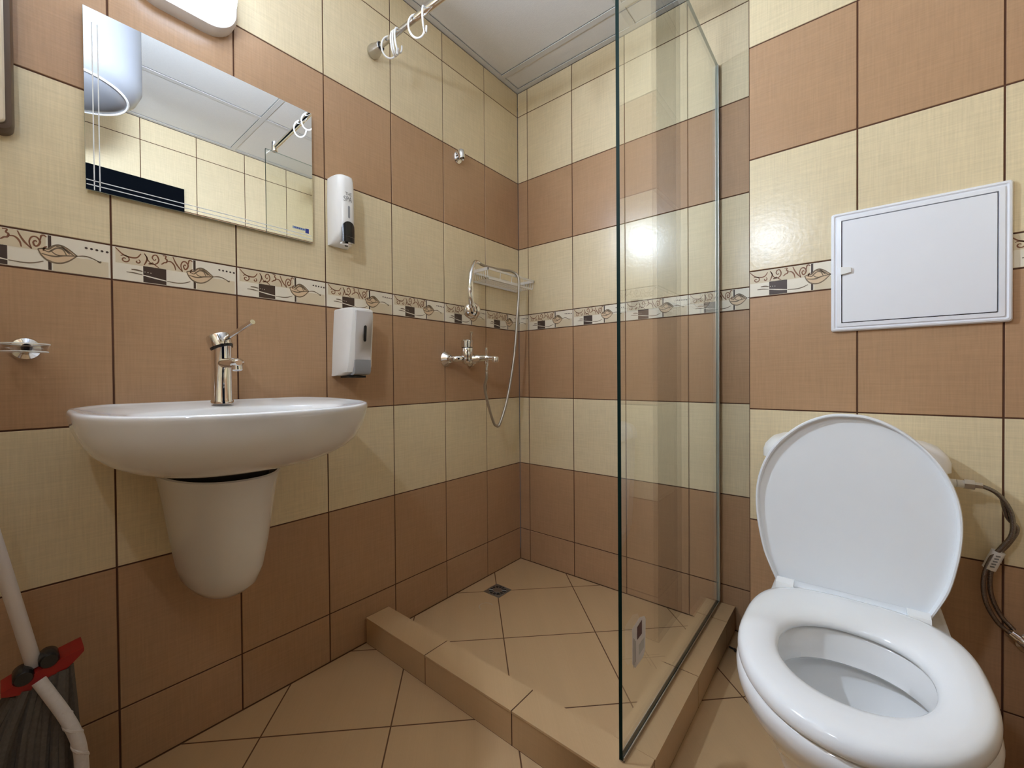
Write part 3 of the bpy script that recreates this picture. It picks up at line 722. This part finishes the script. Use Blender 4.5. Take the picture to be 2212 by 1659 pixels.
# ------------------------------------------------------------------ shower mixer
vx = 0.062
mx = thing('shower_mixer', (0, -0.41, 0.99), 'chrome exposed shower mixer tap on the left shower wall', 'shower tap')
for y in (-0.492, -0.345):
    mb = MB(); mb.lathe((0.0005, y, 0.992), (1, 0, 0), [(0, 0.031), (0.004, 0.032), (0.018, 0.021), (0.024, 0.017)], CHROME); e_ = mb.build('escutcheon', mx)
    mb = MB(); mb.lathe((0.022, y, 0.992), (1, 0, 0), [(0, 0.0155), (0.012, 0.0155)], CHROME, 6); mb.build('nut', e_)
mb = MB()
mb.tube(catmull([(0.030, -0.490, 0.992), (0.050, -0.482, 0.992), (vx, -0.462, 0.993), (vx+0.002, -0.42, 0.994), (vx, -0.375, 0.993), (0.05, -0.352, 0.992), (0.030, -0.346, 0.992)], 6),
        0.0135, CHROME, 20)
mb.build('body', mx)
mb = MB(); yv = -0.437; mb.lathe((vx+0.006, yv, 0.968), (0, 0, 1), [(0, 0.010), (0.006, 0.020), (0.016, 0.0245), (0.066, 0.0245), (0.070, 0.022)], CHROME); mb.build('cartridge_housing', mx)
mb = MB(); mb.lathe((vx+0.006, yv, 1.036), (0, 0, 1), [(0, 0.0225), (0.004, 0.0225)], BLACK); mb.build('seal_ring', mx)
mb = MB(); mb.lathe((vx+0.006, yv, 1.040), (0.0, 0, 1), [(0, 0.0255), (0.026, 0.0255), (0.030, 0.022)], CHROME); hd = mb.build('handle_cap', mx)
mb = MB(); mb.tube([(vx+0.024, yv, 1.048), (vx+0.034, yv-0.005, 1.085), (vx+0.040, yv-0.008, 1.100)], [0.005, 0.0055, 0.0065], CHROME); mb.build('lever', hd)
mb = MB()
mb.tube(catmull([(vx+0.01, -0.425, 0.990), (vx+0.045, -0.405, 0.994), (vx+0.085, -0.392, 0.994), (vx+0.115, -0.388, 0.993)], 6), [0.017]*6+[0.014]*6+[0.010]*7, CHROME, 18)
mb.build('spout', mx)
mb = MB(); mb.lathe((vx+0.118, -0.387, 0.998), (0, 0, -1), [(0, 0.012), (0.004, 0.014), (0.02, 0.013), (0.022, 0.010)], CHROME); mb.build('spout_tip', mx)
mb = MB(); mb.tube([(vx+0.075, -0.394, 1.00), (vx+0.075, -0.394, 1.022), (vx+0.075, -0.394, 1.036)], [0.004, 0.006, 0.0055], CHROME); mb.build('diverter_knob', mx)
hx, hy = vx+0.075, -0.394
mb = MB(); mb.lathe((hx, hy, 0.985), (0, 0, -1), [(0, 0.010), (0.012, 0.0105), (0.020, 0.008), (0.026, 0.0065), (0.05, 0.0065)], CHROME, 16); mb.build('hose_connector', mx)

# shower handset with hose
hs = thing('hand_shower', (0.09, -0.43, 1.18), 'chrome hand shower hung head-down over the wire rack with its hose looping below', 'hand shower')
hose = [(hx, hy, 0.948), (hx, hy, 0.915), (0.118, -0.385, 0.87), (0.108, -0.350, 0.79), (0.104, -0.318, 0.725), (0.104, -0.300, 0.706), (0.108, -0.280, 0.712), (0.110, -0.237, 0.80), (0.112, -0.199, 0.93),
        (0.114, -0.176, 1.05), (0.116, -0.160, 1.20), (0.118, -0.150, 1.30), (0.114, -0.148, 1.372), (0.094, -0.170, 1.398), (0.072, -0.24, 1.398), (0.062, -0.32, 1.400), (0.066, -0.362, 1.405)]
mb = MB(); mb.tube(catmull(hose, 10), 0.0058, HOSEM, 12); tag(mb.build('hose', hs), 'ribbed metal hose')
hp = catmull([(0.066, -0.360, 1.405), (0.071, -0.385, 1.402), (0.078, -0.405, 1.384), (0.085, -0.425, 1.35), (0.092, -0.438, 1.30), (0.094, -0.440, 1.25), (0.092, -0.432, 1.215), (0.086, -0.420, 1.19)], 5)
mb = MB(); k = len(hp); mb.tube(hp, [0.0075+0.0045*min(i/(k*0.5), 1)+(0.003 if i > k*0.85 else 0) for i in range(k)], CHROME, 16); mb.build('handle', hs)
mb = MB(); mb.lathe((0.094, -0.428, 1.192), Vector((-0.80, 0.58, 0.05)), [(-0.002, 0.012), (0.004, 0.026), (0.012, 0.034), (0.020, 0.0355), (0.024, 0.034), (0.0245, 0.030)], CHROME, 36); hd = mb.build('shower_head', hs)
mb = MB(); mb.lathe(Vector((0.094, -0.428, 1.192))+Vector((-0.80, 0.58, 0.05)).normalized()*0.0235, Vector((-0.80, 0.58, 0.05)), [(0, 0.029), (0.0025, 0.028), (0.003, 0.02)], GPLASTIC, 36); mb.build('spray_face', hd)

# wire rack
rk = thing('shower_rack', (0, -0.18, 1.34), 'silver wire shower shelf on the left wall beside the corner', 'shelf')
ry0, ry1, rx, rz0, rz1 = -0.345, -0.012, 0.105, 1.335, 1.378
mb = MB()
for z_, wdt in ((rz1, 0.010),):
    mb.box((0.004, ry0, z_-0.006), (rx, ry0+0.004, z_+0.006), RACKM); mb.box((0.004, ry1-0.004, z_-0.006), (rx, ry1, z_+0.006), RACKM)
    mb.box((0.0008, ry0, z_-0.0045), (0.0045, ry1, z_+0.0045), RACKM)
    mb.box((rx-0.003, ry0, z_-0.0045), (rx, ry1, z_+0.0045), RACKM)
mb.build('top_rail', rk)
mb = MB()
mb.box((0.0008, ry0+0.01, rz0), (0.0045, ry1-0.01, rz0+0.009), RACKM); mb.box((rx-0.008, ry0+0.01, rz0), (rx-0.004, ry1-0.01, rz0+0.009), RACKM)
mb.build('bottom_rail', rk)
for k in range(8):
    x = 0.012+k*0.0125
    mb = MB(); mb.tube([(x, ry0+0.002, rz1-0.002), (x, ry0+0.006, rz0+0.006), (x, ry0+0.014, rz0+0.003), (x, ry1-0.014, rz0+0.003), (x, ry1-0.006, rz0+0.006), (x, ry1-0.002, rz1-0.002)], 0.0012, PLASTIC, 6)
    mb.build('wire', rk)
for y in (-0.26, -0.18, -0.09):
    mb = MB(); mb.tube([(rx-0.002, y, rz1), (rx-0.006, y, rz0+0.004)], 0.0013, PLASTIC, 6); mb.build('wire', rk)

# floor drain
dr = thing('floor_drain', (0.124, -0.321, 0), 'small square metal floor drain in the shower floor', 'drain')
mb = MB(); mb.box((0.0815, -0.3635, 0.0002), (0.1665, -0.2785, 0.0022), DRAINM); mb.build('plate', dr)
mb = MB(); mb.lathe((0.124, -0.321, 0.0022), (0, 0, 1), [(0, 0.037), (0.0008, 0.036)], DARK, 32); mb.build('slot_ring', dr)
mb = MB(); mb.lathe((0.124, -0.321, 0.003), (0, 0, 1), [(0, 0.020), (0.0012, 0.019), (0.0004, 0.009), (0.0002, 0.001)], DRAINM, 32)
for k in range(12):
    a = 2*PI*k/12; c, s = math.cos(a), math.sin(a)
    mb.tube([(0.124+0.018*c, -0.321+0.018*s, 0.0034), (0.124+0.037*c, -0.321+0.037*s, 0.0034)], 0.0018, DRAINM, 6)
mb.build('grate', dr)

# ------------------------------------------------------------------ access panel
ap = thing('access_panel', (1.4137, -0.243, 1.029), 'white plastic access panel on the tiled shaft above the toilet', 'access panel')
def rrect(x0, x1, z0, z1, r, n=5):
    pts = []
    for cx, cz, a0 in ((x1-r, z1-r, 0), (x0+r, z1-r, PI/2), (x0+r, z0+r, PI), (x1-r, z0+r, 1.5*PI)):
        for k in range(n+1):
            a = a0+PI/2*k/n; pts.append((cx+r*math.cos(a), cz+r*math.sin(a)))
    return pts
ax0, ax1, az0, az1 = 1.2552, 1.5728, 1.0288, 1.3405
yw = -0.2435
mb = MB()
prof = [(0.0, 0.0, 0.006), (0.007, 0.0005, 0.006), (0.0105, 0.003, 0.005), (0.0115, 0.0065, 0.004), (0.0085, 0.0095, 0.003), (0.0085, 0.0115, 0.003), (0.0115, 0.0125, 0.002), (0.0120, 0.0215, 0.0015), (0.004, 0.0220, 0.0015)]
mb.loft([[(x, yw-d_, z) for x, z in rrect(ax0+i, ax1-i, az0+i, az1-i, r)] for d_, i, r in prof], PANELM, cap0=True, cap1=True)
mb.build('frame', ap, angle=25)
mb = MB(); q = 0.0238; mb.loft([[(x, yw-d_, z) for x, z in rrect(ax0+q+i, ax1-q-i, az0+q+i, az1-q-i, 0.0015)] for d_, i in ((0.0042, 0), (0.0108, 0), (0.0114, 0.0006))], PANELM)
dd = mb.build('door', ap, angle=25)
mb = MB(); mb.box((ax0+0.0222, yw-0.0043, az0+0.0222), (ax1-0.0222, yw-0.0036, az1-0.0222), DARK); mb.build('gap', ap)
mb = MB()
mb.loft([[(x, yw-d_, z) for x, z in ((1.2755, 1.177), (1.297, 1.181), (1.297, 1.1935), (1.2755, 1.197))] for d_ in (0.0112, 0.017)], PLASTIC); mb.build('handle', dd)

# ------------------------------------------------------------------ toilet
TC = 1.300
to = thing('toilet', (TC, -0.60, 0.0), 'white close-coupled toilet with its lid raised, in front of the tiled shaft', 'toilet')
NT = 96
def egg(hw, yf, yb, z, yc=-0.715, cx=TC, nf=2.0, nb=3.0):
    out = []
    for k in range(NT):
        t = 2*PI*k/NT; c, s = math.cos(t), math.sin(t); n = nf if s < 0 else nb
        x = hw*math.copysign(abs(c)**(2/n), c)
        y = yc + ((yb-yc) if s >= 0 else (yc-yf))*math.copysign(abs(s)**(2/n), s)
        out.append((cx+x, y, z))
    return out
mb = MB()
mb.loft([egg(0.105, -0.80, -0.29, 0.0, nf=2.4), egg(0.107, -0.803, -0.29, 0.012, nf=2.4), egg(0.100, -0.79, -0.29, 0.03), egg(0.094, -0.775, -0.29, 0.10), egg(0.100, -0.785, -0.29, 0.17), egg(0.122, -0.83, -0.29, 0.235),
         egg(0.150, -0.885, -0.30, 0.29), egg(0.168, -0.925, -0.36, 0.33), egg(0.175, -0.944, -0.44, 0.358), egg(0.176, -0.948, -0.46, 0.375), egg(0.172, -0.943, -0.465, 0.386), egg(0.165, -0.935, -0.47, 0.389),
         egg(0.120, -0.86, -0.580, 0.389, nb=2.3), egg(0.117, -0.856, -0.583, 0.384, nb=2.2), egg(0.116, -0.855, -0.590, 0.345, nb=2.2), egg(0.114, -0.853, -0.596, 0.333, nb=2.2), egg(0.117, -0.856, -0.593, 0.3295, nb=2.2), egg(0.128, -0.866, -0.580, 0.330, nb=2.2), egg(0.136, -0.874, -0.572, 0.335, nb=2.2),
         egg(0.137, -0.872, -0.572, 0.320, nb=2.2), egg(0.112, -0.845, -0.60, 0.27, nb=2.2), egg(0.080, -0.80, -0.61, 0.22, nb=2.2), egg(0.052, -0.74, -0.62, 0.185, yc=-0.69, nb=2.1), egg(0.035, -0.72, -0.64, 0.15, yc=-0.69, nb=2)], CERAMIC)
bowl = mb.build('bowl', to, angle=60)
mb = MB(); mb.loft([egg(0.062, -0.76, -0.605, 0.198, yc=-0.69, nb=2.1), egg(0.0621, -0.76, -0.605, 0.1985, yc=-0.69, nb=2.1)], WATER); mb.build('water', to)
# rear shelf carrying the cistern
mb = MB()
def rr3(x0, x1, y0, y1, z, r, n=6): return [(x, y, z) for x, y in rrect(x0, x1, y0, y1, r, n)]
mb.loft([rr3(TC-0.10, TC+0.10, -0.47, -0.262, 0.0, 0.03), rr3(TC-0.10, TC+0.10, -0.47, -0.262, 0.22, 0.03), rr3(TC-0.125, TC+0.125, -0.50, -0.258, 0.31, 0.03), rr3(TC-0.15, TC+0.15, -0.52, -0.256, 0.365, 0.03), rr3(TC-0.155, TC+0.155, -0.52, -0.255, 0.385, 0.03), rr3(TC-0.150, TC+0.150, -0.515, -0.258, 0.3895, 0.03)], CERAMIC)
mb.build('rear_shelf', to, angle=50)
# cistern
mb = MB(); c0, c1 = 1.127, 1.455
mb.loft([rr3(c0+0.02, c1-0.02, -0.400, -0.256, 0.390, 0.03), rr3(c0+0.012, c1-0.012, -0.404, -0.252, 0.40, 0.035), rr3(c0+0.004, c1-0.004, -0.410, -0.250, 0.55, 0.035), rr3(c0, c1, -0.412, -0.250, 0.70, 0.035), rr3(c0, c1, -0.412, -0.250, 0.703, 0.035)], PLASTIC)
ci = mb.build('cistern', to, angle=50)
mb = MB(); e = 0.010
mb.loft([rr3(c0-e, c1+e, -0.420, -0.248, 0.704, 0.045), rr3(c0-e, c1+e, -0.420, -0.248, 0.722, 0.045), rr3(c0-e+0.004, c1+e-0.004, -0.416, -0.249, 0.735, 0.045), rr3(c0+0.004, c1-0.004, -0.406, -0.252, 0.748, 0.045), rr3(c0+0.025, c1-0.025, -0.39, -0.26, 0.757, 0.045), rr3(c0+0.06, c1-0.06, -0.37, -0.28, 0.760, 0.045)], PLASTIC)
mb.build('cistern_lid', ci, angle=50)
mb = MB(); mb.lathe((c1-0.004, -0.30, 0.668), (1, 0, 0), [(0, 0.0105), (0.010, 0.0105), (0.011, 0.009), (0.030, 0.009)], PLASTIC, 20); mb.build('inlet_spigot', ci)
# seat ring
def mixr(O, I, s, z): return [(o[0]*(1-s)+i[0]*s, o[1]*(1-s)+i[1]*s, z) for o, i in zip(O, I)]
O_ = egg(0.1765, -0.948, -0.464, 0, yc=-0.69, nf=2.05, nb=3.2); I_ = egg(0.109, -0.846, -0.588, 0, yc=-0.705, nf=2.1, nb=2.2)
mb = MB()
prof = [(0.02, .3915), (0.0, .395), (-0.005, .402), (0.02, .4105), (0.08, .4165), (0.18, .4195), (0.35, .4205), (0.55, .4195), (0.75, .4165), (0.90, .4115), (0.97, .4060), (1.0, .400), (0.995, .3935), (0.95, .3912)]
R_ = [mixr(O_, I_, s, z) for s, z in prof]
n = NT; vs = [p for r in R_ for p in r]; fs = []
for i in range(len(R_)):
    for j in range(n):
        k = (j+1) % n; i2 = (i+1) % len(R_); fs.append((i*n+j, i*n+k, i2*n+k, i2*n+j))
mb.add(vs, fs, SEATM); mb.build('seat', to, angle=80)
# raised lid: local plane, leaning slightly back
LX = 1.2915
prof_l = [(0.397, 0.118), (0.399, 0.128), (0.412, 0.1365), (0.44, 0.149), (0.476, 0.1625), (0.52, 0.172), (0.56, 0.178), (0.60, 0.1805), (0.64, 0.1785), (0.68, 0.170), (0.72, 0.154), (0.755, 0.131), (0.785, 0.102), (0.805, 0.074), (0.818, 0.046), (0.824, 0.020)]
def lid_outline(inset=0.0):
    Rr = [(LX+hw, z) for z, hw in prof_l]; Ll = [(LX-hw, z) for z, hw in reversed(prof_l)]
    P = smooth2(Rr+Ll, 4)
    cx, cz = LX, 0.60; out = []
    for i, (a, b) in enumerate(P):
        p0, p1 = P[max(i-1, 0)], P[min(i+1, len(P)-1)]
        dx, dz = p1[0]-p0[0], p1[1]-p0[1]; l = math.hypot(dx, dz) or 1
        out.append((a-dz/l*inset, b+dx/l*inset))
    return out
def lpt(x, z, d): # d = distance in front of the lid plane
    t_ = (z-0.40)/0.42; return (x, -0.445+0.012*t_-d, z)
mb = MB()
mb.loft([[lpt(x, z, d_) for x, z in lid_outline(i)] for d_, i in ((-0.006, 0.012), (-0.004, 0.004), (0.000, 0.0), (0.014, 0.0), (0.0165, 0.0015), (0.0165, 0.0045), (0.014, 0.006), (0.005, 0.0075), (0.0035, 0.011), (0.003, 0.02))], LIDM)
lid = mb.build('lid', to, angle=50)
for s in (-1, 1):
    x0_ = LX+s*0.133; x1_ = LX+s*0.098
    mb = MB()
    a, b = sorted((x0_, x1_))
    mb.loft([[(a, -0.462, z_), (b, -0.462, z_), (b, -0.462-dp, z_), (a, -0.462-dp, z_)] for z_, dp in ((0.400, 0.030), (0.413, 0.030), (0.420, 0.026), (0.4235, 0.006))], SEATM)
    mb.build('hinge', to, angle=30)

# hose feeding the cistern
hz = thing('supply_hose', (1.53, -0.27, 0.35), 'two braided steel supply hoses bound with a white tape tag, right of the toilet', 'hose')
def hp_(l): return catmull(l, 10)
h1 = [(1.484, -0.30, 0.668), (1.515, -0.298, 0.668), (1.545, -0.29, 0.652), (1.566, -0.28, 0.612), (1.568, -0.275, 0.565), (1.553, -0.272, 0.530), (1.538, -0.270, 0.500), (1.528, -0.270, 0.455), (1.531, -0.270, 0.405), (1.548, -0.270, 0.365), (1.568, -0.270, 0.345)]
mb = MB(); mb.tube(hp_(h1), 0.0044, BRAID, 12); mb.build('hose_strand', hz)
h2 = [(1.554, -0.262, 0.652), (1.572, -0.262, 0.615), (1.578, -0.260, 0.575), (1.567, -0.258, 0.540), (1.549, -0.257, 0.505), (1.540, -0.257, 0.460), (1.542, -0.257, 0.415), (1.556, -0.258, 0.375), (1.574, -0.262, 0.352)]
h2 = [(1.552, -0.284, 0.645), (1.563, -0.268, 0.600)] + h2[2:]
mb = MB(); mb.tube(hp_(h2), 0.0044, BRAID, 12); mb.build('hose_strand', hz)
mb = MB(); mb.lathe((1.482, -0.30, 0.668), (1, 0, 0), [(0, 0.0085), (0.012, 0.0085)], PLASTIC, 16); mb.build('white_collar', hz)
mb = MB(); mb.lathe((1.493, -0.30, 0.668), (1, 0, 0), [(0, 0.0115), (0.016, 0.0115), (0.017, 0.007), (0.028, 0.0068)], BRUSH, 6); mb.build('nut', hz)
mb = MB(); p_ = [(1.5505, -0.2655, 0.520), (1.5365, -0.2645, 0.478)]; mb.tube(p_, 0.0112, LABEL, 14)
tg = tag(mb.build('tape_tag', hz), 'white tape tag with small dark print')
mb = MB()
dv = (Vector(p_[1])-Vector(p_[0])); 
for k in range(5):
    c_ = Vector(p_[0])+dv*(0.2+0.15*k)
    mb.box((c_.x-0.003, c_.y-0.0117, c_.z-0.0016), (c_.x+0.004, c_.y-0.0109, c_.z+0.0016), GREYPR)
mb.build('print', tg)
av = thing('angle_valve', (1.60, -0.25, 0.31), 'small chrome angle valve low on the shaft wall, where the supply hoses end', 'valve')
mb = MB(); mb.lathe((1.566, -0.268, 0.348), (0.7, 0, -0.55), [(0, 0.010), (0.014, 0.0115), (0.016, 0.008), (0.030, 0.010), (0.034, 0.013), (0.05, 0.013), (0.054, 0.009), (0.075, 0.009)], CHROME, 12); mb.build('body', av)
mb = MB(); mb.lathe((1.600, -0.244, 0.320), (0, -1, 0), [(0, 0.022), (0.004, 0.021), (0.008, 0.010), (0.024, 0.009)], CHROME); mb.build('escutcheon', av)
mb = MB(); mb.lathe((1.618, -0.268, 0.304), (0.7, 0, -0.5), [(0, 0.012), (0.02, 0.014), (0.022, 0.011)], CHROME, 8); mb.build('handle', av)

# ------------------------------------------------------------------ debris on the floor beside the toilet
mb = MB()
mb.tube(catmull([(0.980, -0.120, 0.004), (0.987, -0.126, 0.006), (0.996, -0.124, 0.004), (1.000, -0.132, 0.006), (1.010, -0.136, 0.003)], 4), [0.003]*8+[0.005]*6+[0.003]*3, DIRT, 7)
tag(mb.build('floor_debris'), 'small dark scrap on the floor between the kerb and the toilet', 'debris')

# ------------------------------------------------------------------ boiler near the front wall (seen in the mirror)
bo = thing('water_heater', (0.97, -1.50, 1.985), 'large white water heater toned down to grey, reflected in the upper left of the mirror', 'water heater')
bc = (0.97, -1.50); 
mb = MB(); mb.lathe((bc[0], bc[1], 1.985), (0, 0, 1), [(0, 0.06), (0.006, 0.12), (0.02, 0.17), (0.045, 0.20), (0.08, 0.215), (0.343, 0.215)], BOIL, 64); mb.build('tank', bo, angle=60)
mb = MB()
mb.tube([(bc[0]+0.172*math.cos(a), bc[1]+0.172*math.sin(a), 2.005) for a in [2*PI*k/48 for k in range(49)]], 0.004, PLASTIC, 8, False); mb.build('bottom_rim', bo)
mb = MB(); mb.box((bc[0]-0.05, YF+0.001, 2.08), (bc[0]+0.05, bc[1]-0.2, 2.28), BRUSH); mb.build('wall_mount', bo)

# ------------------------------------------------------------------ string mop in the lower left corner
mp = thing('string_mop', (0.16, -1.64, 0.0), 'string mop with white pole and red clamp, leaning at the left edge beside the basin', 'mop')
H0 = Vector((0.150, -1.640, 0.404))
mb = MB(); dirp = (Vector((0.155, -1.684, 0.650))-H0).normalized(); mb.tube([H0-dirp*0.01, H0+dirp*0.65], 0.0105, POLE, 18); mb.build('pole', mp)
def crescent(y0, y1, zf, zh, x0, x1):
    n_ = 14; top = []; bot = []
    for k in range(n_+1):
        t_ = k/n_; y = y0+(y1-y0)*t_; z = zf(t_); h_ = zh*math.sin(PI*min(max(t_*0.9+0.05, 0), 1))**0.8
        top.append((y, z+h_*0.45)); bot.append((y, z-h_*0.55))
    return top+bot[::-1]
mb = MB(); cr = crescent(-1.678, -1.576, lambda t_: 0.366+0.030*t_+0.008*(2*t_-1)**2, 0.030, 0, 0)
mb.prism(cr, (0.145, 0, 0), (0, 1, 0), (0, 0, 1), (1, 0, 0), -0.022, 0.030, RED); tag(mb.build('clamp', mp), 'red crescent-shaped clamp')
for y, z in ((-1.652, 0.389), (-1.621, 0.405)):
    mb = MB(); mb.lathe((0.140, y, z), (1, 0.0, 0), [(0, 0.012), (0.004, 0.0135), (0.034, 0.0135), (0.038, 0.011)], BLACK, 20); mb.build('knob', mp)
mb = MB(); random.seed(3)
for k in range(150):
    a = random.random(); b = random.random()
    ys_ = -1.665+0.07*a; xs_ = 0.128+0.045*b
    ye = -1.715+0.120*a + random.uniform(-.01, .01); xe = 0.05+0.17*b + random.uniform(-.01, .01)
    mb.tube(catmull([(xs_, ys_, 0.36+0.02*a), ((xs_*.5+xe*.5), ys_*.35+ye*.65, 0.28), (xe, ye, 0.15), (xe+random.uniform(-.015, .015), ye+random.uniform(-.012, .012), 0.006)], 4), 0.0075, YARN, 7)
tag(mb.build('yarn_strands', mp), 'grey mop strands', kind='stuff')
mb = MB()
cord = catmull([(0.176, -1.634, 0.376), (0.190, -1.620, 0.345), (0.205, -1.606, 0.313), (0.218, -1.595, 0.283), (0.226, -1.588, 0.25), (0.230, -1.586, 0.20), (0.232, -1.586, 0.12), (0.230, -1.59, 0.012)], 10)
mb.tube(cord, 0.0098, WYARN, 12)
hel = []
for i, p in enumerate(cord[18:]):
    a = i*0.55; hel.append(p+Vector((0.0075*math.cos(a), 0.0075*math.sin(a), 0)))
mb.tube(hel, 0.0038, WYARN, 8)
tag(mb.build('cord_strand', mp), 'single thick white twisted strand')
